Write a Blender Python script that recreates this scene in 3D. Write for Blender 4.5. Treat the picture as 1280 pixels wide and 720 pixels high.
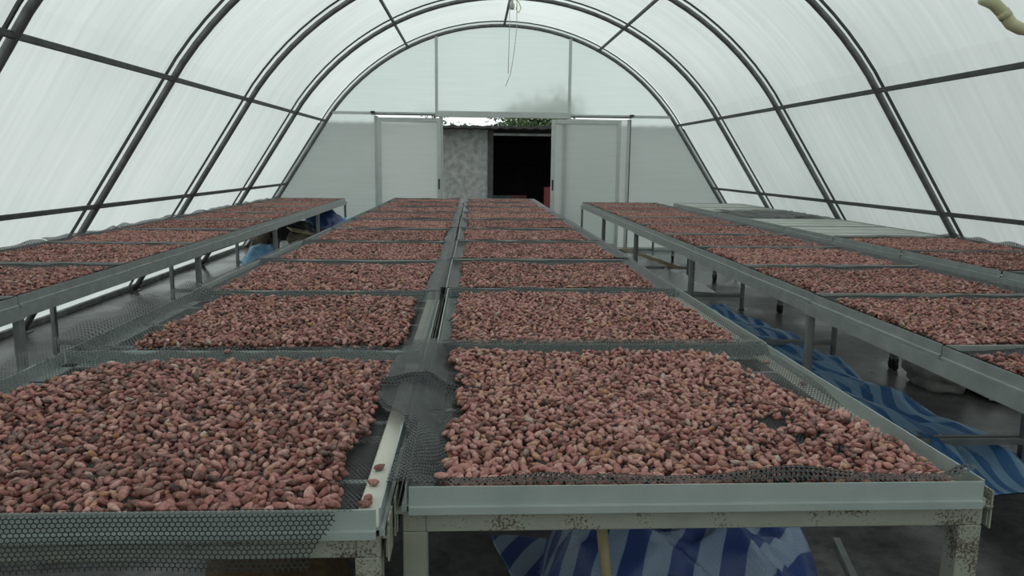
import bpy, bmesh, math, random
import numpy as np
from mathutils import Vector, Matrix, noise as mnoise
random.seed(7); RNG=np.random.default_rng(11)
SC=bpy.context.scene; COL=SC.collection
for o in list(bpy.data.objects): bpy.data.objects.remove(o)
R=math.radians
# ---------------------------------------------------------------- camera, world, exposure
cd=bpy.data.cameras.new('camera'); cam=bpy.data.objects.new('camera',cd); COL.objects.link(cam)
cd.sensor_width=36; cd.lens=27.0; cd.clip_start=.02; cd.clip_end=300
CAM=Vector((0,0,1.355))
cam.matrix_world=Matrix.Translation(CAM)@Matrix.Rotation(R(-2.93),4,'Z')@Matrix.Rotation(R(90-9.31),4,'X')@Matrix.Rotation(R(.67),4,'Z')
SC.camera=cam
SC.view_settings.view_transform='Standard'; SC.view_settings.look='None'; SC.view_settings.gamma=1
SC.view_settings.use_curve_mapping=False; SC.view_settings.exposure=0.07
W=bpy.data.worlds.new('overcast_sky'); SC.world=W; W.use_nodes=True
nt=W.node_tree; nt.nodes.clear()
out=nt.nodes.new('ShaderNodeOutputWorld'); bg=nt.nodes.new('ShaderNodeBackground'); tc=nt.nodes.new('ShaderNodeTexCoord')
nz=nt.nodes.new('ShaderNodeTexNoise'); nz.inputs['Scale'].default_value=2.2; nz.inputs['Detail'].default_value=4
rp=nt.nodes.new('ShaderNodeValToRGB'); rp.color_ramp.elements[0].position=.3; rp.color_ramp.elements[1].position=.7
rp.color_ramp.elements[0].color=(.80,.87,.86,1); rp.color_ramp.elements[1].color=(.96,1,.985,1)
nt.links.new(tc.outputs['Generated'],nz.inputs['Vector']); nt.links.new(nz.outputs['Fac'],rp.inputs['Fac'])
nt.links.new(rp.outputs['Color'],bg.inputs['Color']); nt.links.new(bg.outputs['Background'],out.inputs['Surface'])
bg.inputs['Strength'].default_value=1.25
sd=bpy.data.lights.new('sun','SUN'); sd.energy=.5; sd.angle=R(60); sd.color=(1,.99,.96)
sun=bpy.data.objects.new('sun',sd); COL.objects.link(sun); sun.rotation_euler=(R(18),R(-14),0); sun.location=(0,0,12)

# ---------------------------------------------------------------- materials
def mat(name):
    m=bpy.data.materials.new(name); m.use_nodes=True; n=m.node_tree; n.nodes.clear()
    o=n.nodes.new('ShaderNodeOutputMaterial'); return m,n,o
def N(n,t,**k):
    a=n.nodes.new('ShaderNode'+t)
    for q,v in k.items():
        if q in a.inputs: a.inputs[q].default_value=v
        else: setattr(a,q,v)
    return a
def ramp(n,src,stops):
    r=n.nodes.new('ShaderNodeValToRGB'); e=r.color_ramp.elements
    while len(e)<len(stops): e.new(.5)
    for i,(p,c) in enumerate(stops):
        e[i].position=p; e[i].color=(*c,1) if len(c)==3 else c
    n.links.new(src,r.inputs['Fac']); return r.outputs['Color']
def coords(n,scale=(1,1,1),kind='Object'):
    t=N(n,'TexCoord'); m=N(n,'Mapping'); m.inputs['Scale'].default_value=scale
    n.links.new(t.outputs[kind],m.inputs['Vector']); return m.outputs['Vector']
def noise(n,vec,scale,detail=4,rough=.55):
    a=N(n,'TexNoise',Scale=scale,Detail=detail,Roughness=rough); n.links.new(vec,a.inputs['Vector']); return a.outputs['Fac']
def mix(n,f,a,b,blend='MIX'):
    m=n.nodes.new('ShaderNodeMix'); m.data_type='RGBA'; m.blend_type=blend
    for s,v in ((m.inputs[0],f),(m.inputs[6],a),(m.inputs[7],b)):
        if hasattr(v,'links'): n.links.new(v,s)
        elif isinstance(v,tuple): s.default_value=(*v,1)
        else: s.default_value=v
    return m.outputs[2]
def bump(n,h,strength,dist=.002):
    b=N(n,'Bump',Strength=strength,Distance=dist); n.links.new(h,b.inputs['Height']); return b.outputs['Normal']
def principled(n,o,color,rough=.6,metal=0,normal=None,spec=.5):
    p=N(n,'BsdfPrincipled')
    for s,v in (('Base Color',color),('Roughness',rough),('Metallic',metal),('Specular IOR Level',spec)):
        if hasattr(v,'links'): n.links.new(v,p.inputs[s])
        else: p.inputs[s].default_value=(*v,1) if isinstance(v,tuple) else v
    if normal: n.links.new(normal,p.inputs['Normal'])
    n.links.new(p.outputs[0],o.inputs['Surface']); return p
def simple(name,c1,c2,scale=20,rough=.6,metal=0,bs=.2,stretch=(1,1,1),spec=.5):
    m,n,o=mat(name); v=coords(n,stretch); f=noise(n,v,scale)
    c=ramp(n,f,[(.3,c1),(.7,c2)]); principled(n,o,c,rough,metal,bump(n,f,bs) if bs else None,spec); return m
M={}
M['pipe']=simple('grey_painted_pipe',(.085,.092,.090),(.17,.18,.178),14,.42,.3,.1)
M['purlin']=simple('dark_purlin_steel',(.045,.052,.052),(.08,.09,.088),10,.6,.3,.1)
M['strip']=simple('clip_strip_steel',(.045,.05,.05),(.075,.08,.08),14,.5,.4,.1)
def speckled(name,base1,base2,rust,thr,rough=.5,metal=0):
    m,n,o=mat(name); v=coords(n); f=noise(n,v,9); c=ramp(n,f,[(.3,base1),(.7,base2)])
    s=noise(n,v,190,6,.75); big=noise(n,v,9,3)
    a=N(n,'Math',operation='ADD'); n.links.new(s,a.inputs[0]); n.links.new(big,a.inputs[1])
    k=ramp(n,a.outputs[0],[(thr,(0,0,0)),(thr+.05,(1,1,1))])
    mm=n.nodes.new('ShaderNodeMath'); mm.operation='MULTIPLY'; mm.inputs[1].default_value=.5
    a2=n.nodes.new('ShaderNodeMath'); a2.operation='MULTIPLY'; a2.inputs[1].default_value=.5; n.links.new(a.outputs[0],a2.inputs[0])
    k=ramp(n,a2.outputs[0],[(thr,(0,0,0)),(thr+.035,(1,1,1))])
    c=mix(n,k,c,rust); principled(n,o,c,rough,metal,bump(n,s,.25)); return m
M['cream_steel']=speckled('chipped_cream_painted_steel',(.25,.26,.215),(.33,.335,.28),(.075,.05,.035),.54,.5)
M['alu']=speckled('weathered_aluminium',(.34,.385,.37),(.42,.46,.44),(.18,.11,.06),.635,.42,.25)
M['alu_flange']=speckled('cream_tray_flange',(.62,.6,.52),(.7,.68,.6),(.2,.1,.06),.62,.5)
M['galv']=simple('galvanised_steel',(.30,.325,.315),(.42,.445,.435),12,.36,.4,.1)
M['galv_leg']=simple('dull_galvanised_leg',(.19,.205,.20),(.29,.305,.30),10,.5,.4,.1)
M['white_frame']=simple('off_white_aluminium',(.46,.50,.48),(.54,.58,.56),6,.45,0,.05)
M['dark']=simple('dark_rubber',(.012,.013,.013),(.03,.03,.03),30,.6)
def film(name,c1,c2,trans,transp=0.0,kind='film'):
    m,n,o=mat(name); t=N(n,'TexCoord'); mp=N(n,'Mapping'); n.links.new(t.outputs['UV'],mp.inputs['Vector'])
    mp.inputs['Rotation'].default_value=(0,0,R(4 if kind=='film' else 0))
    mp.inputs['Scale'].default_value=(6,.22,1) if kind=='film' else (.5,14,1)
    f=noise(n,mp.outputs[0],2.2,7,.65)
    mp2=N(n,'Mapping'); n.links.new(t.outputs['UV'],mp2.inputs['Vector']); mp2.inputs['Scale'].default_value=(.7,.5,1)
    g=noise(n,mp2.outputs[0],1.1,3,.5)
    ff=N(n,'Math',operation='MULTIPLY_ADD'); n.links.new(f,ff.inputs[0]); ff.inputs[1].default_value=.55
    gg=N(n,'Math',operation='MULTIPLY'); n.links.new(g,gg.inputs[0]); gg.inputs[1].default_value=.5
    n.links.new(gg.outputs[0],ff.inputs[2])
    c=ramp(n,ff.outputs[0],[(.30,c1),(.72,c2)])
    tr=N(n,'BsdfTranslucent'); df=N(n,'BsdfDiffuse'); n.links.new(c,tr.inputs['Color']); n.links.new(c,df.inputs['Color'])
    ms=N(n,'MixShader'); ms.inputs[0].default_value=trans; n.links.new(df.outputs[0],ms.inputs[1]); n.links.new(tr.outputs[0],ms.inputs[2])
    last=ms
    gl=N(n,'BsdfGlossy'); gl.inputs['Roughness'].default_value=.35; m3=N(n,'MixShader'); m3.inputs[0].default_value=.05
    n.links.new(last.outputs[0],m3.inputs[1]); n.links.new(gl.outputs[0],m3.inputs[2]); last=m3
    if transp:
        tp=N(n,'BsdfRefraction'); tp.inputs['Color'].default_value=(.85,.92,.90,1); tp.inputs['IOR'].default_value=1.15; tp.inputs['Roughness'].default_value=.22
        m2=N(n,'MixShader'); m2.inputs[0].default_value=transp; n.links.new(last.outputs[0],m2.inputs[1]); n.links.new(tp.outputs[0],m2.inputs[2]); last=m2
    n.links.new(last.outputs[0],o.inputs['Surface']); return m
M['film']=film('milky_greenhouse_film',(.64,.69,.68),(.86,.90,.885),.72)
M['poly']=film('ribbed_polycarbonate',(.60,.66,.64),(.74,.79,.77),.62,.34,'poly')
M['pane']=film('frosted_door_pane',(.64,.67,.66),(.76,.79,.77),.6,.22,'poly')
# net alpha
m,n,o=mat('black_plastic_netting'); v=coords(n)
b=N(n,'TexBrick'); b.offset=.5; b.inputs['Scale'].default_value=1; b.inputs['Mortar Size'].default_value=.0029
b.inputs['Brick Width'].default_value=.012; b.inputs['Row Height'].default_value=.0095; b.inputs['Mortar Smooth'].default_value=0
n.links.new(v,b.inputs['Vector'])
p=N(n,'BsdfPrincipled'); p.inputs['Base Color'].default_value=(.026,.029,.029,1); p.inputs['Roughness'].default_value=.45
tp=N(n,'BsdfTransparent'); ms=N(n,'MixShader'); n.links.new(b.outputs['Fac'],ms.inputs[0]); n.links.new(tp.outputs[0],ms.inputs[1]); n.links.new(p.outputs[0],ms.inputs[2])
n.links.new(ms.outputs[0],o.inputs['Surface']); M['net_alpha']=m
M['net']=simple('black_netting_strands',(.016,.021,.021),(.036,.043,.043),40,.42,0,0)
# beans
m,n,o=mat('cocoa_bean_skin'); a=N(n,'Attribute'); a.attribute_name='tone'
v=coords(n); f=noise(n,v,160,4,.6); f2=noise(n,v,45,3)
c=ramp(n,a.outputs['Fac'],[(0,(.050,.022,.017)),(.2,(.135,.052,.039)),(.45,(.33,.122,.102)),(.7,(.53,.235,.205)),(.88,(.68,.40,.345)),(.95,(.46,.22,.10)),(1,(.52,.43,.35))])
d=ramp(n,f2,[(.42,(0,0,0)),(.75,(.6,.6,.6))])
c=mix(n,d,c,(.60,.42,.37)); k=ramp(n,f,[(.3,(.5,.47,.46)),(.6,(1,1,1))]); c=mix(n,1.0,c,k,'MULTIPLY')
principled(n,o,c,.58,0,bump(n,f,.5,.0015),.35); M['bean']=m
# wet concrete floor
m,n,o=mat('wet_concrete_floor'); v=coords(n)
f=noise(n,v,1.3,8,.65); g=noise(n,v,14,6,.7); h=noise(n,v,.55,4,.5)
c=ramp(n,f,[(.3,(.055,.056,.054)),(.5,(.11,.112,.108)),(.7,(.21,.213,.206))])
k=ramp(n,g,[(.35,(.55,.55,.55)),(.6,(1,1,1))]); c=mix(n,1.0,c,k,'MULTIPLY')
rr=ramp(n,h,[(.40,(.09,.09,.09)),(.60,(.42,.42,.42))])
principled(n,o,c,rr,0,bump(n,g,.25,.004),.32); M['floor']=m
# striped tarpaulin
def tarp(name,c1,c2,width,ang,dist=.5):
    m,n,o=mat(name); t=N(n,'TexCoord'); mp=N(n,'Mapping'); mp.inputs['Rotation'].default_value=(0,0,R(ang)); n.links.new(t.outputs['UV'],mp.inputs['Vector'])
    w=N(n,'TexWave'); w.inputs['Scale'].default_value=1/width; w.inputs['Distortion'].default_value=dist; w.inputs['Detail Scale'].default_value=.6; n.links.new(mp.outputs[0],w.inputs['Vector'])
    k=ramp(n,w.outputs['Fac'],[(.46,(0,0,0)),(.54,(1,1,1))]); c=mix(n,k,c1,c2)
    ck=N(n,'TexChecker'); ck.inputs['Scale'].default_value=260; ck.inputs['Color1'].default_value=(1,1,1,1); ck.inputs['Color2'].default_value=(.86,.88,.9,1); n.links.new(t.outputs['UV'],ck.inputs['Vector'])
    c=mix(n,1.0,c,ck.outputs['Color'],'MULTIPLY'); f=noise(n,mp.outputs[0],22,5)
    principled(n,o,c,.38,0,bump(n,f,.5,.01)); return m
M['tarp_stripe']=tarp('blue_white_striped_tarpaulin',(.022,.050,.19),(.22,.29,.40),.30,35,1.0)
M['tarp_blue']=tarp('blue_woven_tarpaulin',(.06,.20,.47),(.30,.50,.72),.36,-8,7.0)
M['tarp_dark']=tarp('navy_checked_tarpaulin',(.02,.055,.18),(.22,.36,.58),.9,60)
M['bag_blue']=simple('pale_blue_plastic',(.15,.40,.70),(.36,.62,.85),12,.35,0,.3)
M['bag_black']=simple('black_plastic_sheet',(.008,.009,.01),(.02,.022,.024),12,.35,0,.5)
M['cream_sheet']=simple('cream_woven_sheet',(.34,.335,.28),(.55,.545,.49),8,.55,0,.3)
M['white_sheet']=simple('white_plastic_sheet',(.86,.88,.87),(.93,.94,.93),6,.45,0,.3)
M['wood']=simple('pale_bamboo_wood',(.30,.24,.13),(.45,.37,.22),18,.6)
M['brown_sack']=simple('brown_jute_sack',(.060,.036,.016),(.11,.07,.034),45,.85,0,.6)
M['grey_sack']=simple('dusty_brown_sack',(.10,.08,.06),(.2,.16,.12),25,.85,0,.4)
M['panel_cream']=simple('cream_flat_board',(.40,.42,.38),(.50,.52,.48),5,.55,0,.05)
M['cable']=simple('white_cable',(.4,.4,.38),(.5,.5,.48),20,.5,0,0)
M['hose']=simple('yellowed_pvc_hose',(.45,.44,.25),(.58,.57,.36),10,.4,0,.1)
M['concrete']=simple('mottled_grey_render',(.15,.16,.155),(.30,.315,.305),7,.9,0,.6)
M['roof']=simple('dark_corrugated_roofing',(.02,.021,.021),(.05,.05,.05),6,.7,.2)
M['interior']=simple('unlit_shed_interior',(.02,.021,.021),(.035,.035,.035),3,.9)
M['red']=simple('red_plastic_crate',(.10,.008,.011),(.15,.015,.018),9,.45)
M['crate_grey']=simple('dark_teal_crate',(.03,.05,.05),(.05,.08,.08),9,.45)
M['leaf']=simple('tree_leaves',(.02,.045,.015),(.07,.12,.03),.9,.6,0,0)
M['bark']=simple('tree_bark',(.06,.045,.03),(.12,.09,.06),9,.9)
M['ground']=simple('grey_outdoor_ground',(.16,.165,.15),(.26,.26,.24),1.2,.9)

# ---------------------------------------------------------------- helpers
def tag(o,label=None,cat=None,group=None,kind=None):
    if label: o['label']=label
    if cat: o['category']=cat
    if group: o['group']=group
    if kind: o['kind']=kind
    return o
def empty(name,loc=(0,0,0)):
    o=bpy.data.objects.new(name,None); o.empty_display_size=.05; o.location=loc; COL.objects.link(o); return o
def link(name,me,parent=None,loc=(0,0,0)):
    o=bpy.data.objects.new(name,me); o.location=loc; COL.objects.link(o)
    if parent: o.parent=parent
    return o
def meshobj(name,verts,faces,material,parent=None,smooth=False,loc=(0,0,0),uv=None):
    me=bpy.data.meshes.new(name); me.from_pydata([tuple(v) for v in verts],[],[tuple(f) for f in faces]); 
    if uv is not None:
        l=me.uv_layers.new(name='UVMap')
        for lp in me.loops: l.data[lp.index].uv=uv[lp.vertex_index]
    me.materials.append(material)
    if smooth: me.polygons.foreach_set('use_smooth',[True]*len(me.polygons))
    me.update(); return link(name,me,parent,loc)
class MB:
    def __init__(s): s.v=[]; s.f=[]
    def add(s,v,f):
        k=len(s.v); s.v+=[tuple(a) for a in v]; s.f+=[tuple(i+k for i in a) for a in f]
    def box(s,x0,x1,y0,y1,z0,z1,b=.0):
        if b<=0:
            v=[(x,y,z) for z in (z0,z1) for y in (y0,y1) for x in (x0,x1)]
            s.add(v,[(0,2,3,1),(4,5,7,6),(0,1,5,4),(2,6,7,3),(0,4,6,2),(1,3,7,5)]); return
        bm=bmesh.new(); bmesh.ops.create_cube(bm,size=1,matrix=Matrix.Translation(((x0+x1)/2,(y0+y1)/2,(z0+z1)/2))@Matrix.Diagonal((x1-x0,y1-y0,z1-z0,1)))
        bmesh.ops.bevel(bm,geom=bm.edges[:],offset=b,segments=1,affect='EDGES')
        bm.verts.ensure_lookup_table(); s.add([v.co[:] for v in bm.verts],[[v.index for v in f.verts] for f in bm.faces]); bm.free()
    def prism(s,prof,p0,p1,ex,ez):
        # extrude a 2D profile (u,w) from p0 to p1, u along ex, w along ez
        p0=Vector(p0);p1=Vector(p1);ex=Vector(ex);ez=Vector(ez);n=len(prof)
        v=[p0+ex*u+ez*w for u,w in prof]+[p1+ex*u+ez*w for u,w in prof]
        s.add(v,[(i,(i+1)%n,n+(i+1)%n,n+i) for i in range(n)]+[tuple(range(n))[::-1],tuple(range(n,2*n))])
    def tube(s,pts,r,seg=8,caps=True):
        pts=[Vector(p) for p in pts]; n=len(pts); rr=r if hasattr(r,'__len__') else [r]*n
        up=None; vs=[]
        for i,p in enumerate(pts):
            t=(pts[min(i+1,n-1)]-pts[max(i-1,0)]).normalized()
            if up is None: up=t.orthogonal().normalized()
            up=(up-t*up.dot(t)).normalized(); q=t.cross(up)
            for k in range(seg):
                a=2*math.pi*k/seg; vs.append(p+(up*math.cos(a)+q*math.sin(a))*rr[i])
        fs=[(i*seg+k,i*seg+(k+1)%seg,(i+1)*seg+(k+1)%seg,(i+1)*seg+k) for i in range(n-1) for k in range(seg)]
        if caps: fs+=[tuple(range(seg))[::-1],tuple(range((n-1)*seg,n*seg))]
        s.add(vs,fs)
    def build(s,name,material,parent=None,smooth=False,loc=(0,0,0)):
        return meshobj(name,s.v,s.f,material,parent,smooth,loc)
def wob(seed,n=6,f0=1,f1=4):
    r=np.random.default_rng(seed); k=r.uniform(f0,f1,n)*2*np.pi; a=r.uniform(0,2*np.pi,n); ph=r.uniform(0,2*np.pi,n)
    def f(x,y):
        s=0
        for i in range(n): s=s+np.sin(k[i]*(np.cos(a[i])*x+np.sin(a[i])*y)+ph[i])
        return s/n*1.4
    return f
def ss(e0,e1,x):
    t=np.clip((x-e0)/(e1-e0),0,1); return t*t*(3-2*t)
ORD=['nearest','second','third','fourth','fifth','sixth','seventh','eighth','ninth','tenth','eleventh','twelfth']

# ---------------------------------------------------------------- setting: floor, vault, end walls
CX=.45; HALF=3.95; SL=.655; KZ=2.05; RAD=3.213; CZ=.162
def halfw(z): return HALF-SL*z if z<KZ else math.sqrt(max(0,RAD*RAD-(z-CZ)**2))
def profile(off=0.0,nleg=5,narc=26):
    """left foot to right foot, (x,z) with arc length; off = outward offset"""
    a0=math.atan2(KZ-CZ,2.607); pts=[]
    kx=HALF-SL*KZ
    L=[(-(HALF-SL*KZ*i/nleg),KZ*i/nleg) for i in range(nleg)]
    A=[]
    R2=math.hypot(kx,KZ-CZ); a0=math.atan2(KZ-CZ,kx)
    for i in range(narc+1):
        a=math.pi-a0-(math.pi-2*a0)*i/narc
        rr=R2+(RAD-R2)*math.sin(math.pi*i/narc)
        A.append((rr*math.cos(a),CZ+rr*math.sin(a)))
    pts=L+A+[(-x,z) for x,z in L[::-1]]
    res=[]
    for i,(x,z) in enumerate(pts):
        a=pts[max(i-1,0)];b=pts[min(i+1,len(pts)-1)]; tx,tz=b[0]-a[0],b[1]-a[1]; l=math.hypot(tx,tz)
        res.append((CX+x-tz/l*off,z+tx/l*off))
    return res
mb=MB(); mb.box(CX-4.6,CX+4.6,-6,12.4,-.12,0); tag(mb.build('floor',M['floor']),'wet dark grey concrete floor with puddles','floor',kind='structure')
mb=MB(); mb.box(-60,60,-40,90,-.3,-.125); tag(mb.build('ground',M['ground']),'grey ground outside the greenhouse','ground',kind='structure')
BAYS=list(range(-4,12,2)); ND=5
roots={}
for nm,lab,cat in (('wall_left','milky plastic film side wall on the left, in bays between arches','wall'),('ceiling','milky plastic film vault overhead, in bays between arches','ceiling'),('wall_right','milky plastic film side wall on the right, in bays between arches','wall')):
    roots[nm]=tag(empty(nm,(CX,4,0)),lab,cat,kind='structure')
PF=profile(.079)
seglen=[0]
for i in range(1,len(PF)): seglen.append(seglen[-1]+math.hypot(PF[i][0]-PF[i-1][0],PF[i][1]-PF[i-1][1]))
for y in BAYS:
    for nm,i0,i1 in (('wall_left',0,5),('ceiling',5,13),('ceiling',13,18),('ceiling',18,23),('ceiling',23,31),('wall_right',31,36)):
        v=[];f=[];uv=[]; cols=4; sag=wob(y*7+i0+99,4,.2,.6)
        for i in range(i0,i1+1):
            for k in range(cols+1):
                yy=y+2*k/cols; e=math.sin(math.pi*k/cols)
                x,z=PF[i]; v.append((x-CX,yy-4,z+ (.012*e if 4<i<32 else 0))); uv.append((yy,seglen[i]))
        for i in range(i1-i0):
            for k in range(cols):
                a=i*(cols+1)+k; f.append((a,a+1,a+cols+2,a+cols+1))
        meshobj('film_panel',v,f,M['film'],roots[nm],True,uv=uv)
# arches
AN={12:'arch framing the far end wall',10:'second arch from the far end wall',8:'third arch from the far end wall',6:'fourth arch from the far end wall, clear on both sides of the picture',4:'nearest arch in view, cut by the left edge of the picture'}
def arch(y):
    r=empty('steel_arch',(CX,y,0)); lab=AN.get(y,'bent grey pipe arch above and behind the viewer, near part of the tunnel')
    tag(r,'dark grey bent pipe arch, '+lab if y in AN else lab,'arch',kind='structure')
    if y not in AN: r['group']='arches behind the viewer'
    mb=MB(); mb.tube([(x-CX,0,z) for x,z in profile(0,5,34)],.026,10); mb.build('arch_pipe',M['pipe'],r,True)
    pr=profile(.074,5,34); v=[];f=[]
    w=.010
    inner=profile(.058,5,34)
    for (x,z),(x2,z2) in zip(pr,inner):
        v+=[(x-CX,-w+.02,z),(x-CX,w+.02,z),(x2-CX,w+.02,z2),(x2-CX,-w+.02,z2)]
    for i in range(len(pr)-1):
        for k in range(4): f.append((i*4+k,i*4+(k+1)%4,i*4+4+(k+1)%4,i*4+4+k))
    meshobj('clip_strip',v,f,M['strip'],r)
    for sx in (-1,1):
        mb=MB(); mb.box(sx*HALF-.06,sx*HALF+.06,-.06,.06,0,.008); 
        mb.box(sx*HALF-.012,sx*HALF+.012,-.05,-.03,.008,.05); mb.build('foot_plate',M['pipe'],r)
for y in (-4,-2,0,2,4,6,8,10,12): arch(y)
# purlins
def purlin(x,z,lab,sz=.034):
    mb=MB(); mb.box(x-sz*.35,x+sz*.35,-4,12,z-sz/2,z+sz/2,.003)
    o=mb.build('purlin',M['purlin']); tag(o,lab,'beam',kind='structure')
for s,nm in ((-1,'left'),(1,'right')):
    purlin(CX+s*(halfw(.17)+.0),.17,f'dark horizontal bar low along the foot of the {nm} film wall',.03)
    purlin(CX+s*(halfw(.985)+.0),.985,f'dark horizontal bar just above the {nm} tables along the film wall',.034)
    purlin(CX+s*(halfw(1.935)),1.935,f'dark horizontal bar along the {nm} shoulder of the tunnel',.036)
    purlin(CX+s*1.44,CZ+math.sqrt(RAD**2-1.44**2)+.0,f'dark roof bar halfway between ridge and {nm} shoulder',.036)
purlin(CX,CZ+RAD,'dark ridge bar along the top of the vault',.04)
for s,nm in ((-1,'left'),(1,'right')):
    mb=MB(); mb.box(CX+s*4.02-.04,CX+s*4.02+.04,-4,12,0,.05,.004); tag(mb.build('baseboard_'+nm,M['concrete']),f'low concrete kerb along the foot of the {nm} film wall','kerb',kind='structure')
# end wall
def wallpanel(pts,y,material,parent,name='polycarbonate_sheet',th=.008):
    n=len(pts); v=[(x,y,z) for x,z in pts]; 
    return meshobj(name,v,[tuple(range(n))],material,parent,uv=[(x,z) for x,z in pts])
WB=tag(empty('wall_back',(0,0,0)),'end wall of ribbed translucent sheets around the sliding doors','wall',kind='structure')
YB=12.03
def arcpts(x0,x1,n=10):
    res=[]
    for i in range(n+1):
        x=x0+(x1-x0)*i/n; d=abs(x-CX)
        z=(HALF+.09-d)/SL if d>HALF+.09-SL*KZ else CZ+math.sqrt((RAD+.08)**2-d*d)
        res.append((x,z))
    return res
ZL=2.06; xl=CX-halfw(ZL)-.09; xr=CX+halfw(ZL)+.09
P1,P2=-.565,1.46      # upper posts
D1,D2=-1.48,2.40      # door surround
wallpanel([(CX-HALF-.09,0),(D1,0),(D1,ZL),(xl,ZL)],YB,M['poly'],WB)
wallpanel([(D2,0),(CX+HALF+.09,0),(xr,ZL),(D2,ZL)],YB,M['poly'],WB)
wallpanel([(xl,ZL),(P1,ZL)]+arcpts(P1,xl)[:-1],YB,M['poly'],WB)
wallpanel([(P1,ZL),(P2,ZL)]+arcpts(P2,P1),YB,M['poly'],WB)
wallpanel([(P2,ZL),(xr,ZL)]+arcpts(xr,P2)[1:],YB,M['poly'],WB)
def bar(name,x0,x1,z0,z1,parent,material=None,y0=11.98,y1=12.02,b=.003):
    mb=MB(); mb.box(x0,x1,y0,y1,z0,z1,b); return mb.build(name,material or M['white_frame'],parent)
ztop=lambda x: CZ+math.sqrt(RAD**2-(x-CX)**2)
bar('upper_post',P1-.022,P1+.022,ZL,ztop(P1),WB); bar('upper_post',P2-.022,P2+.022,ZL,ztop(P2),WB)
bar('lintel',P1-.02,P2+.02,2.02,2.11,WB,None,11.95,12.02)
bar('transom',xl+.07,P1-.022,2.045,2.085,WB); bar('transom',P2+.022,xr-.07,2.045,2.085,WB)
bar('door_track',D1-.06,P1-.022,2.035,2.055,WB,M['pipe'],11.90,11.975); bar('door_track',P2+.022,D2+.02,2.035,2.055,WB,M['pipe'],11.90,11.975)
for x in (D1-.04,D2+.02): bar('track_stop',x-.03,x+.03,2.06,2.09,WB,M['dark'],11.90,11.96)
bar('sill_rail',CX-HALF+.05,D1,.0,.05,WB); bar('sill_rail',D2,CX+HALF-.05,0,.05,WB)
bar('door_post',D1-.03,D1+.03,0,2.02,WB); bar('door_post',-.49-.035,-.49+.02,0,2.02,WB); 
bar('door_post',1.33,1.375,0,2.02,WB); bar('door_post',1.375,1.43,0,2.02,WB,M['galv'],11.99,12.03); bar('door_post',D2-.03,D2+.01,0,2.02,WB)
bar('door_post_edge',D2+.012,D2+.024,0,2.02,WB,M['dark'])
bar('door_sill',-.49,D2,0,.03,WB,M['galv'])
def door(name,x0,x1,y,lab,hside,zt=2.0):
    r=tag(empty(name,((x0+x1)/2,y,0)),lab,'door',kind='structure'); c=(x0+x1)/2
    for nm,a in (('stile',(x0,x0+.055,.03,zt)),('stile',(x1-.055,x1,.03,zt)),('top_rail',(x0+.055,x1-.055,zt-.06,zt)),('bottom_rail',(x0+.055,x1-.055,.03,.11)),):
        mb=MB(); mb.box(a[0]-c,a[1]-c,-.018,.018,a[2],a[3],.003); mb.build(nm,M['white_frame'],r)
    v=[(x0+.05-c,0,.1),(x1-.05-c,0,.1),(x1-.05-c,0,zt-.05),(x0+.05-c,0,zt-.05)]
    meshobj('pane',v,[(0,1,2,3)],M['pane'],r,uv=[(p[0]+c,p[2]) for p in v])
    hx=(x0+.028 if hside<0 else x1-.028)-c
    mb=MB(); mb.box(hx-.012,hx+.012,-.026,-.018,.93,1.09,.003); h=mb.build('handle',M['dark'],r)
door('door_1',-1.46,-.50,11.955,'left sliding door leaf, slid open, off-white frame with frosted pane',1)
door('door_2',1.19,2.26,11.935,'right sliding door leaf, slid open, off-white frame with frosted pane',-1)
wallpanel([(1.43,.05),(2.37,.05),(2.37,2.02),(1.43,2.02)],12.01,M['pane'],WB)
WF=tag(empty('wall_front',(0,0,0)),'translucent end wall behind the viewer','wall',kind='structure')
wallpanel([(CX-HALF,0),(CX+HALF,0)]+arcpts(CX+HALF,CX-HALF,30)[1:-1],-4,M['poly'],WF)

# ---------------------------------------------------------------- trays, tables, nets
ZT=.81; TH=.048; ZB=ZT-TH; NB=ZB+.0165
LPROF=[(-.006,0),(.003,0),(.003,.010),(.045,.010),(.045,.013),(.003,.013),(.003,TH),(0,TH),(0,.0145),(-.006,.013)]
def lip_rail(name,p0,p1,ex,m,parent):
    mb=MB(); mb.prism(LPROF,p0,p1,ex,(0,0,1)); o=mb.build(name,m,parent); return o
def tray(x0,x1,y0,y1,label,m,flange=None,zt=ZT,group=None):
    cx,cy=(x0+x1)/2,(y0+y1)/2; r=tag(empty('drying_tray',(cx,cy,zt-TH)),label,'tray',group)
    w,h=(x1-x0)/2,(y1-y0)/2
    lip_rail('end_rail',(-w+.007,-h,0),(w-.007,-h,0),(0,1,0),m,r); lip_rail('end_rail',(-w+.007,h,0),(w-.007,h,0),(0,-1,0),m,r)
    lip_rail('side_rail',(-w,-h+.007,.0),(-w,h-.007,.0),(1,0,0),m,r); lip_rail('side_rail',(w,-h+.007,.0),(w,h-.007,.0),(-1,0,0),m,r)
    if flange:
        for s in (1,):
            mb=MB(); a,b=sorted((s*(w-.004),s*(w-.046))); mb.box(a,b,-h+.01,h-.01,.0132,.0145); mb.build('flange_liner',flange,r)
    for t in (-.33,0,.33):      # thin bars carrying the net
        mb=MB(); mb.box(-w+.01,w-.01,t*2*h*.95-.008,t*2*h*.95+.008,.010,.013); mb.build('cross_bar',m,r)
    return r
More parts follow.
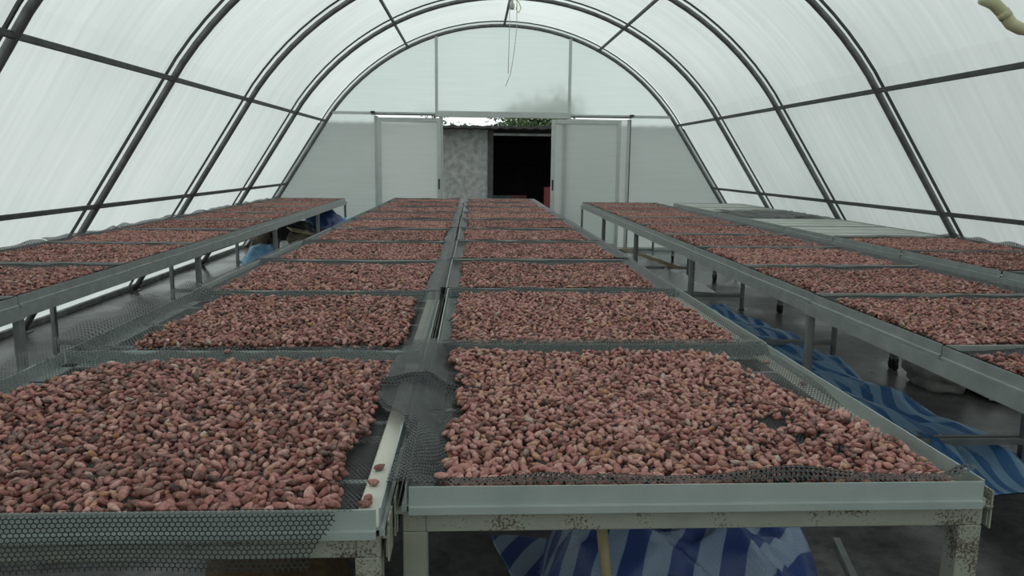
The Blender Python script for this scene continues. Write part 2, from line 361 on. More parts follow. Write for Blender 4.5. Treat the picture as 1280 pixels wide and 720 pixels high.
def table(x0,x1,y0,y1,label,m,legm,leg=.03,castor=False,fleg=None,zt=ZB,stretch=True,group=None):
    r=tag(empty('drying_table',((x0+x1)/2,(y0+y1)/2,0)),label,'table',group); w,h=(x1-x0)/2,(y1-y0)/2
    for s in (-1,1):
        mb=MB(); a,b=sorted((s*w,s*(w-.04))); mb.box(a,b,-h+.001,h-.001,zt-.04,zt-.001,.002); mb.build('side_beam',m,r)
        # thin upstand angle that holds the trays
        mb=MB(); a,b=sorted((s*(w+.010),s*(w+.008))); mb.box(a,b,-h+.002,h-.002,zt-.04,zt+.006); mb.build('edge_angle',m,r)
        mb=MB(); a,b=sorted((s*h,s*(h-.04))); mb.box(-w+.04,w-.04,a,b,zt-.04,zt-.001,.002); mb.build('end_beam',m,r)
    for sy in (-1,1):
        lw=fleg if (fleg and sy<0) else leg
        for sx in (-1,1):
            mb=MB(); a,b=sorted((sx*w,sx*(w-lw))); c,d=sorted((sy*h,sy*(h-lw))); mb.box(a,b,c,d,.075 if castor else 0.006,zt-.04,.002)
            l=mb.build('leg',legm,r)
            if castor:
                mb=MB(); X,Y=(a+b)/2,(c+d)/2; mb.tube([(X-.012,Y,.03),(X+.012,Y,.03)],.03,14); mb.build('castor_wheel',M['dark'],l)
                mb=MB(); mb.box(X-.018,X-.014,Y-.012,Y+.012,.02,.075); mb.box(X+.014,X+.018,Y-.012,Y+.012,.02,.075); mb.build('castor_fork',M['dark'],l)
            else:
                mb=MB(); mb.box(a-.004,b+.004,c-.004,d+.004,0,.008); mb.build('foot_pad',M['dark'],l)
        if stretch:
            a,b=sorted((sy*(h-.005),sy*(h-.028))); mb=MB(); mb.box(-w+lw,w-lw,a,b,.125,.153,.002); mb.build('stretcher',legm,r)
    if fleg:
        for sx in (-1,1):
            a,b=sorted((sx*(w+.011),sx*(w+.014))); mb=MB(); mb.box(a,b,-h-.002,-h+.05,zt-.045,zt+.026)
            c,d=sorted((sx*(w+.014),sx*(w-.035))); mb.box(c,d,-h-.004,-h+.02,zt-.004,zt-.001); mb.build('corner_bracket',legm,r)
    return r
def hexnet(name,U0,U1,V0,V1,P,parent=None,cell=.0090,w=.0024,keep=None):
    s=cell/math.sqrt(3); dx=cell; dy=1.5*s
    nu=int((U1-U0)/dx); nv=int((V1-V0)/dy)
    i,j=np.meshgrid(np.arange(nu),np.arange(nv)); i=i.ravel(); j=j.ravel()
    cx=U0+dx*(i+.5*(j%2)+.5); cy=V0+dy*(j+.5)
    def corner(k):
        a=math.pi/6+k*math.pi/3; return np.stack([cx+s*math.cos(a),cy+s*math.sin(a)],1)
    c=[corner(k) for k in range(6)]
    A=np.concatenate([c[0],c[1],c[5]]); B=np.concatenate([c[1],c[2],c[0]])
    mid=(A+B)/2
    if keep is not None:
        k=keep(mid[:,0],mid[:,1]); A=A[k];B=B[k]
    d=B-A; d/=np.linalg.norm(d,axis=1)[:,None]; n_=np.stack([-d[:,1],d[:,0]],1)*w/2; e=d*w*.3
    Q=np.stack([A-n_-e,B-n_+e,B+n_+e,A+n_-e],1).reshape(-1,2)
    XYZ=P(Q[:,0],Q[:,1]); nq=len(A)
    me=bpy.data.meshes.new(name); me.vertices.add(nq*4); me.vertices.foreach_set('co',XYZ.astype(np.float32).ravel())
    me.loops.add(nq*4); me.loops.foreach_set('vertex_index',np.arange(nq*4,dtype=np.int32)); me.polygons.add(nq)
    me.polygons.foreach_set('loop_start',np.arange(0,nq*4,4,dtype=np.int32)); me.update(calc_edges=True); me.materials.append(M['net'])
    return link(name,me,parent)
def sheetnet(name,x0,x1,y0,y1,P,nx=24,ny=24):
    u=np.linspace(x0,x1,nx+1); v=np.linspace(y0,y1,ny+1); U,V=np.meshgrid(u,v); X=P(U.ravel(),V.ravel())
    f=[(j*(nx+1)+i,j*(nx+1)+i+1,(j+1)*(nx+1)+i+1,(j+1)*(nx+1)+i) for j in range(ny) for i in range(nx)]
    return meshobj(name,X,f,M['net_alpha'],None,True)

# ---------------------------------------------------------------- beans
def ico(sub):
    bm=bmesh.new(); bmesh.ops.create_icosphere(bm,subdivisions=sub,radius=1); bm.verts.ensure_lookup_table()
    v=np.array([q.co[:] for q in bm.verts]); f=np.array([[q.index for q in p.verts] for p in bm.faces]); bm.free(); return v,f
def beanshape(sub,seed=0):
    v,f=ico(sub); r=np.random.default_rng(seed); v=v.copy()
    x=v[:,0]; tap=1-.22*x-.18*x*x            # one end blunter than the other
    v[:,1]*=tap; v[:,2]*=tap; v[:,2]+=.16*x*x; v[:,1]+=.12*math.sin(seed*3)*x*x
    if sub>1: v*=1+.035*np.sin(v[:,[0]]*9+seed)*np.cos(v[:,[1]]*7+seed*2)
    return v*np.array([.0138,.0074,.0059]),f
SH={1:[beanshape(1,s) for s in range(3)],2:[beanshape(2,s) for s in range(8)]}
NA=24; RES=.003
FOOT=[]
for k in range(NA):
    a=math.pi*k/NA; q=np.arange(-5,6); I,J=np.meshgrid(q,q); x=I*RES;y=J*RES
    u=(x*math.cos(a)+y*math.sin(a))/.0132; w=(-x*math.sin(a)+y*math.cos(a))/.0071; rr=u*u+w*w; kk=rr<1
    FOOT.append((I[kk],J[kk],.0056*np.sqrt(1-rr[kk])))
def deposit(w,h,mask,hmax,n,seed):
    """drop beans one by one on a w x h bed centred on 0; returns list (x,y,z,yaw,pitchx,pitchy)"""
    r=np.random.default_rng(seed); nx,ny=int(w/RES)+14,int(h/RES)+14; H=np.zeros((ny,nx)); res=[]
    fails=0
    XY=r.random((n*6,2)); K=r.integers(0,NA,n*6); q=0
    for _ in range(n):
        best=None
        for t in range(3):
            x=(XY[q,0]-.5)*w; y=(XY[q,1]-.5)*h; k=K[q]; q+=1
            if q>=n*6: return res,H
            if not mask(x,y): continue
            I,J,T=FOOT[k]; ix=int(x/RES+nx/2); iy=int(y/RES+ny/2)
            val=H[iy+J,ix+I]; m=val.max()*.45+val.mean()*.55
            if best is None or m<best[0]: best=(m,x,y,k,ix,iy,val)
        if best is None: continue
        m,x,y,k,ix,iy,val=best
        if m>hmax(x,y): continue
        I,J,T=FOOT[k]; d=val-val.mean(); gx=(d*I).sum()/((I*I).sum()*RES); gy=(d*J).sum()/((J*J).sum()*RES)
        z=m+.005; H[iy+J,ix+I]=np.maximum(val,z+T*.9); yaw=math.pi*k/NA+(math.pi if r.random()<.5 else 0)
        res.append((x,y,z,yaw,max(-.7,min(.7,gx))+r.normal(0,.12),max(-.7,min(.7,gy))+r.normal(0,.12)))
    return np.array(res),H
def rotmats(a):
    yaw=a[:,3]; n=len(a); cz,sz=np.cos(yaw),np.sin(yaw); nrm=np.stack([-a[:,4],-a[:,5],np.ones(n)],1); nrm/=np.linalg.norm(nrm,axis=1)[:,None]
    X=np.stack([cz,sz,np.zeros(n)],1); X-=nrm*(X*nrm).sum(1)[:,None]; X/=np.linalg.norm(X,axis=1)[:,None]; Y=np.cross(nrm,X)
    roll=RNG.uniform(-.5,.5,n)[:,None]; Y2=Y*np.cos(roll)+nrm*np.sin(roll); Z2=np.cross(X,Y2)
    return np.stack([X,Y2,Z2],2)    # columns
def heapmesh(name,a,sub,tone,seed):
    r=np.random.default_rng(seed); n=len(a); Rm=rotmats(a); V=[];F=[];T=[]; off=0
    which=r.integers(0,3,n)
    for s in range(3):
        v,f=SH[sub][s] if sub in SH else SH[1][s]
        k=which==s; m=k.sum(); sc=r.normal(.97,.12,m).clip(.68,1.25)[:,None,None]*np.stack([np.ones(m),r.normal(1,.08,m),r.normal(1,.1,m)],1)[:,None,:]
        P=np.einsum('nij,nkj->nki',Rm[k],v[None]*sc)+a[k][:,None,:3]
        V.append(P.reshape(-1,3)); F.append((f[None]+np.arange(m)[:,None,None]*len(v)).reshape(-1,3)+off); off+=m*len(v)
        tn=(r.normal(tone,.25,m)).clip(0,.92); tn[r.random(m)<.006]=1.0; tn[r.random(m)<.02]=.95
        T.append(np.repeat(tn,len(v)))
    V=np.concatenate(V).astype(np.float32);F=np.concatenate(F).astype(np.int32);T=np.concatenate(T).astype(np.float32)
    me=bpy.data.meshes.new(name); me.vertices.add(len(V)); me.vertices.foreach_set('co',V.ravel()); me.loops.add(F.size); me.loops.foreach_set('vertex_index',F.ravel())
    me.polygons.add(len(F)); me.polygons.foreach_set('loop_start',np.arange(0,F.size,3,dtype=np.int32)); me.update(calc_edges=True)
    me.polygons.foreach_set('use_smooth',np.ones(len(F),bool)); at=me.attributes.new('tone','FLOAT','POINT'); at.data.foreach_set('value',T); me.materials.append(M['bean']); return me
# 20-triangle beans for everything past the second row
v0,f0=ico(1)
def lowbean(seg=6):
    v=[(-1,0,0)]+[( -.5,.86*math.cos(t),.86*math.sin(t)) for t in np.arange(seg)*2*math.pi/seg]+[(.5,.78*math.cos(t+.5),.78*math.sin(t+.5)) for t in np.arange(seg)*2*math.pi/seg]+[(1,0,0)]
    f=[(0,1+(i+1)%seg,1+i) for i in range(seg)]
    for i in range(seg):
        a,b=1+i,1+(i+1)%seg; c,d=a+seg,b+seg; f+=[(a,b,d),(a,d,c)]
    f+=[(2*seg+1,1+seg+i,1+seg+(i+1)%seg) for i in range(seg)]
    return np.array(v)*np.array([.0135,.0076,.006]),np.array(f)
SH[0]=[lowbean(5)]*3; SH[3]=[lowbean(6)]*3
def rectmask(x0,x1,y0,y1,seed,amp=.022,holes=()):
    wf=wob(seed,7,1.2,7)
    def m(x,y):
        e=amp*wf(x,y)
        if not (x0+e<x<x1-e and y0+amp*wf(y+3,x)<y<y1-amp*wf(x+5,y)): return False
        for hx,hy,rx,ry in holes:
            if ((x-hx)/rx)**2+((y-hy)/ry)**2<1+.5*wf(x*6,y*6): return False
        return True
    return m
def hm(seed,lo=.006,hi=.024):
    wf=wob(seed,7,.8,4)
    return lambda x,y: lo+(hi-lo)*(.5+.5*wf(x,y))
TRIS=0
HEAP='cocoa_bean_heap'
def heap(me,loc,label,sx=1,sy=1):
    o=link(HEAP,me,None,loc); o.scale=(sx,sy,1); return tag(o,label,'cocoa beans',kind='stuff')

# column layout
LEN=1.04
# near trays ----------------------------------------------------
CRX=(-.115,.905); CLX=(-1.165,-.15)
Y0R=1.235; Y0L=1.15
cr=[(Y0R+LEN*k,Y0R+LEN*(k+1)-.006) for k in range(10)]
cl=[(Y0L+LEN*k,Y0L+LEN*(k+1)-.006) for k in range(10)]
zbase=NB+.0015
# shared far heaps
far=[]
for s in range(4):
    holes=[(RNG.uniform(-.4,.4),RNG.uniform(-.35,.35),.03,.02)]
    a,_=deposit(1.0,1.02,rectmask(-.43,.43,-.43,.42,40+s,.03,holes),hm(60+s,.008,.026),5200,80+s); far.append(a)
farmesh=[heapmesh('far_bean_heap',far[s],0,t,5+s) for s,t in ((0,.54),(1,.46),(2,.66),(3,.50))]
midmesh=[heapmesh('mid_bean_heap',far[s],3,t,25+s) for s,t in ((0,.45),(1,.52))]

def netP(x0,x1,y0,y1,seed,lift=.034,right=None):
    wf=wob(seed,6,1,5)
    def P(u,v):
        e=np.minimum(np.minimum(v-y0,y1-v),9); g=np.minimum(u-x0,x1-u)
        z=NB+ (lift+.008*wf(u*1.0,v))*(1-ss(.004,.05,e)) 
        z=np.maximum(z,NB+(TH-.013)*(1-ss(-.004,.035,g)))
        if right is not None: z=np.maximum(z,NB+(TH-.0145)*ss(right-.075,right-.035,u))
        z=z+.002*wf(u*3,v*3)*ss(.01,.06,e)
        return np.stack([u,v,z],1)
    return P
COLS=[('centre-right table run','cr'),('centre-left table run','cl'),('right table run','r'),('left table run','l')]
def label_tray(k,run,what): return f'{what} {ORD[k]} from the viewer in the {run}' if k else f'{what} nearest the viewer in the {run}'

# ---- centre right run
for k,(a,b) in enumerate(cr):
    dx=.006*math.sin(k*2.1)
    tray(CRX[0]+dx,CRX[1]+dx,a,b,label_tray(k,'centre-right run of tables','weathered aluminium drying tray'),M['alu'],M['alu_flange'])
for k,(a,b) in enumerate(cl):
    dx=.005*math.sin(k*1.7+1)
    tray(CLX[0]+dx,CLX[1]+dx,a,b,label_tray(k,'centre-left run of tables','weathered aluminium drying tray'),M['alu'],M['alu_flange'])
for i in range(5):
    table(CRX[0]-.005,CRX[1]+.008,Y0R+.012+2*LEN*i,Y0R+2*LEN*(i+1)-.006,label_tray(i,'centre-right run','chipped cream steel table under two bean trays,'),M['cream_steel'],M['cream_steel'],.026,fleg=.042 if i==0 else None,stretch=(i>0))
    table(CLX[0]-.008,CLX[1]+.003,Y0L+.012+2*LEN*i,Y0L+2*LEN*(i+1)-.006,label_tray(i,'centre-left run','chipped cream steel table under two bean trays,'),M['cream_steel'],M['cream_steel'],.026,fleg=.042 if i==0 else None,stretch=(i>0))
# nearest trays: unique heaps, hexagonal nets in real strands
# centre right, nearest tray: local origin at tray centre
bumpf=lambda X: .5*np.exp(-((X-.13)/.06)**2)+.3*np.exp(-((X-.25)/.04)**2)+np.exp(-((X-.57)/.10)**2)
def near_cr_net(u,v):
    wf=wob(5,6,1.5,5)
    y0,y1=Y0R,Y0R+LEN
    z=np.full_like(u,NB)+.0015*wf(u*2,v*2)
    # left: hump over the left rim, flap across the gap onto the neighbour tray
    g=u-CRX[0]
    z=z+(.038)*(1-ss(.0,.055,g))+.010*np.exp(-((g-.045)/.03)**2)*(1+wf(u,v*1.6))
    z=z-.012*(1-ss(-.09,-.03,g))
    # front: rises over the front rim with slack waves
    e=v-y0; wave=.1+bumpf(u)
    z=np.maximum(z,NB+(.033+.018*wave)*(1-ss(.03,.075,e))-.018*(1-ss(.0,.03,e))*wave*.9)
    # back
    z=np.maximum(z,NB+.036*(1-ss(.0,.07,y1-v)))
    # right rim
    z=z+.02*(1-ss(.01,.05,CRX[1]-.012-u))*ss(.2,.9,(np.sin(v*7)+1)/2)
    # crease across the beans at the left third
    z=z+.018*np.exp(-((v-(y0+.63)-.05*(u-CRX[0]))/.012)**2)*(1-ss(.28,.42,g))
    return np.stack([u,v,z],1)
o=hexnet('mesh_net',-.235,CRX[1]-.012,Y0R+.003,Y0R+LEN+.045,near_cr_net,w=.0029,keep=lambda u,v:(u>-.135-.085*ss(1.45,1.75,v)+.012*np.sin(v*9)))
tag(o,'black hexagonal mesh net under the nearest centre-right beans, flap bridging the gap','mesh net')
def foldP(u,v):
    q=near_cr_net(u,v); q[:,2]+=.004+.002*np.sin(v*14+u*20); return q
hexnet('net_fold',-.225,-.035,Y0R+.006,Y0R+LEN-.01,foldP,parent=o,w=.0027,keep=lambda u,v:(u>-.130-.085*ss(1.47,1.77,v)+.012*np.sin(v*9))&(u<-.055+.012*np.sin(v*6)))
def holemask():
    wf=wob(31,7,1.2,6); hs=[(.66-.395,1.60-1.755,.050,.045),(.70-.395,1.50-1.755,.045,.035),(.735-.395,1.40-1.755,.030,.035),(.64-.395,1.73-1.755,.045,.022),(.60-.395,1.85-1.755,.03,.02)]
    def m(x,y):
        X=x+.395;Y=y+1.755
        left=-.040+.026*wf(Y*3,1)+ .055*math.exp(-((Y-1.86)/.035)**2)+.035*math.exp(-((Y-1.66)/.04)**2)-.03*math.exp(-((Y-2.15)/.06)**2)
        right=.862-.085*float(ss(1.45,1.9,Y))-.03*float(ss(1.9,2.1,Y))+.02*wf(1,Y*2)
        if not(left<X<right): return False
        if Y<Y0R+.022+.036*float(bumpf(X)) or Y>2.215-.05*float(ss(.45,.85,X))+.012*wf(X*2,4): return False
        for hx,hy,rx,ry in hs:
            if ((x-hx)/rx)**2+((y-hy)/ry)**2<1+.45*wf(x*5,y*5): return False
        if abs(Y-(1.865+.04*X))<.006 and X<.3: return False
        return True
    return m
def split_individual(a,Hm,count,ox,oy,w,h):
    nx,ny=int(w/RES)+14,int(h/RES)+14
    ix=(a[:,0]/RES+nx/2).astype(int); iy=(a[:,1]/RES+ny/2).astype(int)
    vis=Hm[iy,ix]<a[:,2]+.0075
    X=a[:,0]+ox; Y=a[:,1]+oy; d=np.hypot(X,Y)+ (1-vis)*99+ (np.abs(X/np.maximum(Y,.1)-.05)>.62)*99
    idx=np.argsort(d)[:count]; k=np.ones(len(a),bool); k[idx]=False; return a[~k],a[k]
def tone_meshes(t0,seed):
    r=np.random.default_rng(seed); res=[]
    for i in range(10):
        v,f=SH[2][i%8]; me=bpy.data.meshes.new('cocoa_bean'); me.from_pydata((v*np.array([r.normal(1,.08),r.normal(1,.06),1])).tolist(),[],f.tolist()); me.polygons.foreach_set('use_smooth',[True]*len(f))
        at=me.attributes.new('tone','FLOAT','POINT'); at.data.foreach_set('value',np.full(len(v),np.clip(r.normal(t0,.2),0,1),np.float32)); me.materials.append(M['bean']); res.append(me)
    return res
def singles(a,ox,oy,oz,meshes,label,group):
    Rm=rotmats(a)
    for i in range(len(a)):
        o=bpy.data.objects.new('cocoa_bean',meshes[(i*7)%len(meshes)]); mm=Matrix(Rm[i].tolist()).to_4x4(); mm.translation=(a[i,0]+ox,a[i,1]+oy,a[i,2]+oz)
        o.matrix_world=mm; COL.objects.link(o); tag(o,label,'cocoa bean',group)
a,Hm=deposit(1.04,1.06,holemask(),hm(3,.008,.028),7600,1)
TRm=tone_meshes(.62,1); TLm=tone_meshes(.46,2)
s,rest=split_individual(a,Hm,146,.395,1.755,1.04,1.06)
heap(heapmesh('near_bean_heap',rest,1,.60,3),(.395,1.755,zbase),'pinkish brown cocoa beans filling the nearest tray of the centre-right run')
singles(s,.395,1.755,zbase,TRm,'pinkish brown cocoa bean along the front edge of the nearest centre-right tray','cocoa beans at the front edge of the centre-right tray')
# centre left, nearest tray
def near_cl_net(u,v):
    wf=wob(8,6,1.2,4); y0,y1=Y0L,Y0L+LEN
    z=NB+.0015*wf(u*2,v*2); z=z*np.ones_like(u)
    vv=v.copy(); e=v-y0
    z=np.maximum(z,NB+.035*(1-ss(.0,.03,e)))
    over=np.minimum(e,0)          # the part beyond the rim hangs down
    hang=-over
    z=np.where(over<0,ZT+.003-np.maximum(hang-.008,0)*.97,z); vv=np.where(over<0,y0-.010-np.minimum(hang,.008)-.006*np.sin(u*14)*hang/.1,vv)
    z=np.maximum(z,np.where(e>0,NB+(.040+.012*wf(u*2,v))*(1-ss(.02,.11,y1+.03-v)),-9))
    L=u-CLX[0]; z=np.where(over<0,z,z+(.050+.03*wf(v*1.4,u*.5))*(1-ss(-.01,.09,L)))
    return np.stack([u,vv,z],1)
o=hexnet('mesh_net',CLX[0]-.075,-.195,Y0L-.105,Y0L+LEN+.02,near_cl_net,keep=lambda u,v:(v>Y0L)|(u<-.235+.02*np.sin(v*40)),w=.0020)
tag(o,'black hexagonal mesh net hanging over the front of the nearest centre-left tray','mesh net')
def leftmask():
    wf=wob(77,7,1.2,6); cy=Y0L+LEN/2; hs=[(-.585+.66,1.62-cy,.045,.02),(-.60+.66,1.62-cy,.02,.03),(-.285+.66,1.78-cy,.03,.018),(-.575+.66,1.215-cy,.055,.022),(-.235+.66,1.30-cy,.022,.05)]
    def m(x,y):
        X=x-.66; Y=y+cy
        if X<-1.10+.10*float(ss(1.75,2.1,Y))+.02*wf(Y,0) or X>-.222+.006*wf(Y*3,0)-.03*float(ss(1.25,1.45,Y))*(1-float(ss(1.45,1.55,Y))): return False
        if Y<Y0L+.014+.004*wf(X*3,2) or Y>2.115+.018*wf(X*1.5,7)-.06*float(ss(-.75,-1.05,X)) : return False
        for hx,hy,rx,ry in hs:
            if ((x-hx)/rx)**2+((y-hy)/ry)**2<.6+.4*wf(x*5,y*5): return False
        return True
    return m
a,Hm=deposit(1.04,1.06,leftmask(),hm(13,.009,.030),8200,4)
s,rest=split_individual(a,Hm,142,-.66,Y0L+LEN/2,1.04,1.06)
heap(heapmesh('near_bean_heap',rest,1,.45,6),(-.66,Y0L+LEN/2,zbase),'dark reddish brown cocoa beans filling the nearest tray of the centre-left run')
singles(s,-.66,Y0L+LEN/2,zbase,TLm,'dark reddish brown cocoa bean along the front edge of the nearest centre-left tray','cocoa beans at the front edge of the centre-left tray')
# strays
def stray(x,y,z,yaw,me,label,group=None):
    o=bpy.data.objects.new('cocoa_bean',me); o.location=(x,y,z); o.rotation_euler=(.1,.05,yaw); COL.objects.link(o); tag(o,label,'cocoa bean',group)
zf=ZB+.0145+.0062
for i,(x,y,w) in enumerate(((-.176,1.39,.9),(-.178,1.32,.2),(-.179,1.255,1.4),(-.181,1.232,.3))):
    stray(x,y,zf,w,TLm[i],['single bean farthest back on the cream rim of the centre-left tray','second bean from the back on the cream rim of the centre-left tray','third bean from the back on the cream rim of the centre-left tray','frontmost bean on the cream rim of the centre-left tray'][i])
for i,(x,y,w,l) in enumerate(((-.73,2.14,.4,'lone bean on the black net behind the left heap, beside a second one'),(-.70,2.17,1.3,'bean rightmost of the two loose ones on the net behind the left heap'),(-.90,2.10,.1,'pale bean lying apart at the left back corner of the centre-left tray'),(-.053,1.262,.2,'lone grey bean on the net at the front left corner of the centre-right tray'))):
    p=(near_cl_net if i<3 else near_cr_net)(np.array([x]),np.array([y]))[0]; stray(x,y,p[2]+.0055,w,(TRm if i==3 else TLm)[(i*3+1)%10],l)
for i,(x,y) in enumerate(((.872,1.36),(.868,1.50),(.875,1.93),(.86,2.15))):
    stray(x,y,zf+.001,i*.8,TRm[i+3],'loose bean on the cream right-hand rim of the centre-right tray, '+['closest to the front corner','second from the front corner','third from the front corner','farthest from the front corner'][i])
# second row: mid detail with strand nets
for (xs,ys,seed,run,lab) in ((CRX,cr[1],21,'centre-right run','reddish brown'),(CLX,cl[1],22,'centre-left run','reddish brown')):
    w=xs[1]-xs[0]; cx=(xs[0]+xs[1])/2; cy=(ys[0]+ys[1])/2
    hx=w/2
    if seed==21: mk=rectmask(-hx+.05,hx-.065,-.445,.455,seed,.018)
    else: mk=rectmask(-hx+.15,hx-.085,-.385,.44,seed,.022)
    a,_=deposit(w+.02,1.06,mk,hm(seed,.010,.028),6000,seed)
    heap(heapmesh('mid_bean_heap',a,3,.55 if seed==21 else .46,seed),(cx,cy,zbase),label_tray(1,run,'flat heap of reddish brown cocoa beans,'))
    P=netP(xs[0]+.01,xs[1]-.01,ys[0],ys[1],seed,right=xs[1] if seed==22 else None)
    if seed==22:
        P0=P
        def P(u,v,P0=P0,xs=xs):
            q=P0(u,v); wf=wob(4,5,1,4); q[:,2]+=(.035+.025*wf(v,u))*(1-ss(-.02,.09,u-xs[0])); return q
    o=hexnet('mesh_net',xs[0]-(.035 if seed==22 else -.012),xs[1]+(.008 if seed==22 else -.012),ys[0]+.002,ys[1]+.02,P,cell=.0115,w=.0033)
    tag(o,label_tray(1,run,'black mesh net under the beans,'),'mesh net')
# remaining rows of the centre
for run,xs,rows in (('centre-right run',CRX,cr),('centre-left run',CLX,cl)):
    for k in range(2,10):
        ys=rows[k]; cx=(xs[0]+xs[1])/2; cy=(ys[0]+ys[1])/2; me=(midmesh if k==2 else farmesh)[(k+(run[7]=='l'))%(2 if k==2 else 4)]
        last=(run=='centre-left run' and k==9)
        heap(me,(cx+.01*math.sin(k*3),cy,zbase),label_tray(k,run,'flat heap of reddish brown cocoa beans,'),(-1 if k%2 else 1)*1.03,(1 if k%3 else -1)*(.6 if last else 1.0))
        ov=.03 if k in (2,3) else .0
        P=netP(xs[0]+.01-ov,xs[1]-.01,ys[0],ys[1],k*7+len(run),.033,right=xs[1])
        o=sheetnet('mesh_net',xs[0]-.002-ov,xs[1]+.006+(.012 if k in(3,4,5) else 0),ys[0]+.002,ys[1]+.006,P); tag(o,label_tray(k,run,'black mesh net under the beans,'),'mesh net')

# ---- right run
RX0=lambda y:1.455+.010*(y-1.9)
ry=[1.30+.955*k for k in range(11)]
for k in range(10):
    x=RX0(ry[k]); a,b=ry[k],ry[k+1]-.005
    tray(x,x+1.05,a,b,label_tray(k,'right-hand run of tables','galvanised drying tray'),M['galv'])
    me=(midmesh[k%2] if k<3 else farmesh[(k*3+1)%4])
    heap(me,(x+.525,(a+b)/2,zbase),label_tray(k,'right-hand run','flat heap of reddish brown cocoa beans,'),1.04*(-1 if k%3==1 else 1),.93*(-1 if k%2 else 1))
    P=netP(x+.008,x+1.04,a,b,k*5+3,.026); o=sheetnet('mesh_net',x+.006,x+1.04,a+.002,b+.005,P); tag(o,label_tray(k,'right-hand run','black mesh net under the beans,'),'mesh net')
for i in range(5):
    a=ry[2*i]; x=RX0(a); table(x-.004,x+1.054,a+.003,ry[2*i+2]-.004,label_tray(i,'right-hand run','galvanised steel table under two bean trays,'),M['galv'],M['galv_leg'],.027)
# ---- left run
ly=[1.02+1.03*k for k in range(11)]
for k in range(10):
    a,b=ly[k],ly[k+1]-.005; x1=-1.80-.008*(a-3); x0=x1-.98
    tray(x0,x1,a,b,label_tray(k,'left-hand run of tables','galvanised drying tray'),M['galv'])
    me=(midmesh[k%2] if 1<k<4 else farmesh[(k*3+2)%4])
    heap(me,((x0+x1)/2+(0 if k<6 else .02),(a+b)/2,zbase),label_tray(k,'left-hand run','flat heap of reddish brown cocoa beans,'),1.02*(-1 if k%3==1 else 1),1.0*(-1 if k%2 else 1))
    wf0=netP(x0,x1-.008,a,b,k*5+31,.026)
    def P(u,v,q0=wf0,x0=x0,k=k):
        q=q0(u,v); wf=wob(k,4,1,4); q[:,2]+=(.010+.012*wf(v,u))*(1-ss(.0,.08,u-x0)); return q
    o=sheetnet('mesh_net',x0-.02,x1-.006,a+.002,b+.005,P); tag(o,label_tray(k,'left-hand run','black mesh net under the beans,'),'mesh net')
for i in range(5):
    a=ly[2*i]; x1=-1.80-.008*(a-3); table(x1-.984,x1+.004,a+.003,ly[2*i+2]-.004,label_tray(i,'left-hand run','galvanised steel table under two bean trays,'),M['galv'],M['galv_leg'],.029)
# ---- far right run on castors
fy=[1.0+.98*k for k in range(11)]; FX0=2.83; FX1=3.80
for i in range(5):
    a=fy[2*i]; table(FX0,FX1,a+.003,fy[2*i+2]-.004,label_tray(i,'far-right run by the film wall','galvanised table on castors,'),M['galv'],M['galv_leg'],.03,castor=True,stretch=False)
for k in range(10):
    a,b=fy[k],fy[k+1]-.005
    tray(FX0-.003,FX1+.003,a,b,label_tray(k,'far-right run along the film wall','galvanised drying tray'),M['galv'])
    if k<5:
        heap(farmesh[(k+2)%4],(FX0+.50,(a+b)/2,zbase+.004),label_tray(k,'far-right run','flat heap of dark reddish cocoa beans,'),.98*(-1 if k%2 else 1),.96*(-1 if k%3==0 else 1))
        q0=netP(FX0,FX1,a,b,k*9+51,.03)
        def P(u,v,q0=q0,k=k):
            q=q0(u,v); wf=wob(k+9,4,1,4); q[:,2]+=(.014+.014*wf(v,u))*(1-ss(.0,.10,FX1+.02-u)); return q
        o=sheetnet('mesh_net',FX0+.01,FX1+.02,a+.002,b+(.10 if k==4 else .005),P); tag(o,label_tray(k,'far-right run','black mesh net under the beans,'),'mesh net')
    elif k!=7:
        mb=MB(); mb.box(FX0+.02,FX1-.01,a+.02,b-.02,ZB+.008,ZT-.006,.003); 
        for t in (.33,.66): mb.box(FX0+.02,FX1-.01,a+(b-a)*t-.004,a+(b-a)*t+.004,ZT-.0065,ZT-.002)
        tag(mb.build('flat_board',M['panel_cream']),'pale flat board lying in the far-right run, '+{5:'first behind the beans',6:'second behind the beans',8:'just past the folded black net',9:'farthest, beside the end wall'}[k],'board')
    else:
        wf=wob(90,6,1.5,5); P=lambda u,v: np.stack([u,v,ZT+.012+.012*wf(u*1.5,v*2)],1)
        o=sheetnet('mesh_net',FX0+.03,FX1-.06,a,b+.25,P); tag(o,'rumpled empty black net on pale boards in the far-right run','mesh net')
        mb=MB(); mb.box(FX0+.02,FX1-.01,a+.02,b-.02,ZB+.008,ZT-.006,.003); tag(mb.build('flat_board',M['panel_cream']),'pale flat board under the rumpled empty net','board')

# ---------------------------------------------------------------- cloths, sacks and clutter under the tables
def cloth(name,x0,x1,y0,y1,hf,material,label,cat,nx=60,ny=60,uvs=1,z0=.004):
    u=np.linspace(x0,x1,nx+1); v=np.linspace(y0,y1,ny+1); U,V=np.meshgrid(u,v); U=U.ravel();V=V.ravel()
    X=hf(U,V); f=[(j*(nx+1)+i,j*(nx+1)+i+1,(j+1)*(nx+1)+i+1,(j+1)*(nx+1)+i) for j in range(ny) for i in range(nx)]
    c=X.mean(0); c[2]=0
    o=meshobj(name,X-c,f,material,None,True,loc=c,uv=[(p,q) for p,q in zip(U*uvs,V*uvs)])
    m=o.modifiers.new('thick','SOLIDIFY'); m.thickness=.003; m.offset=-1
    return tag(o,label,cat)
def ridge(x,scale,seed):       # sharp folds
    w=wob(seed,4,.6,2.2)
    return 1-np.abs(w(x[0]*scale,x[1]*scale))
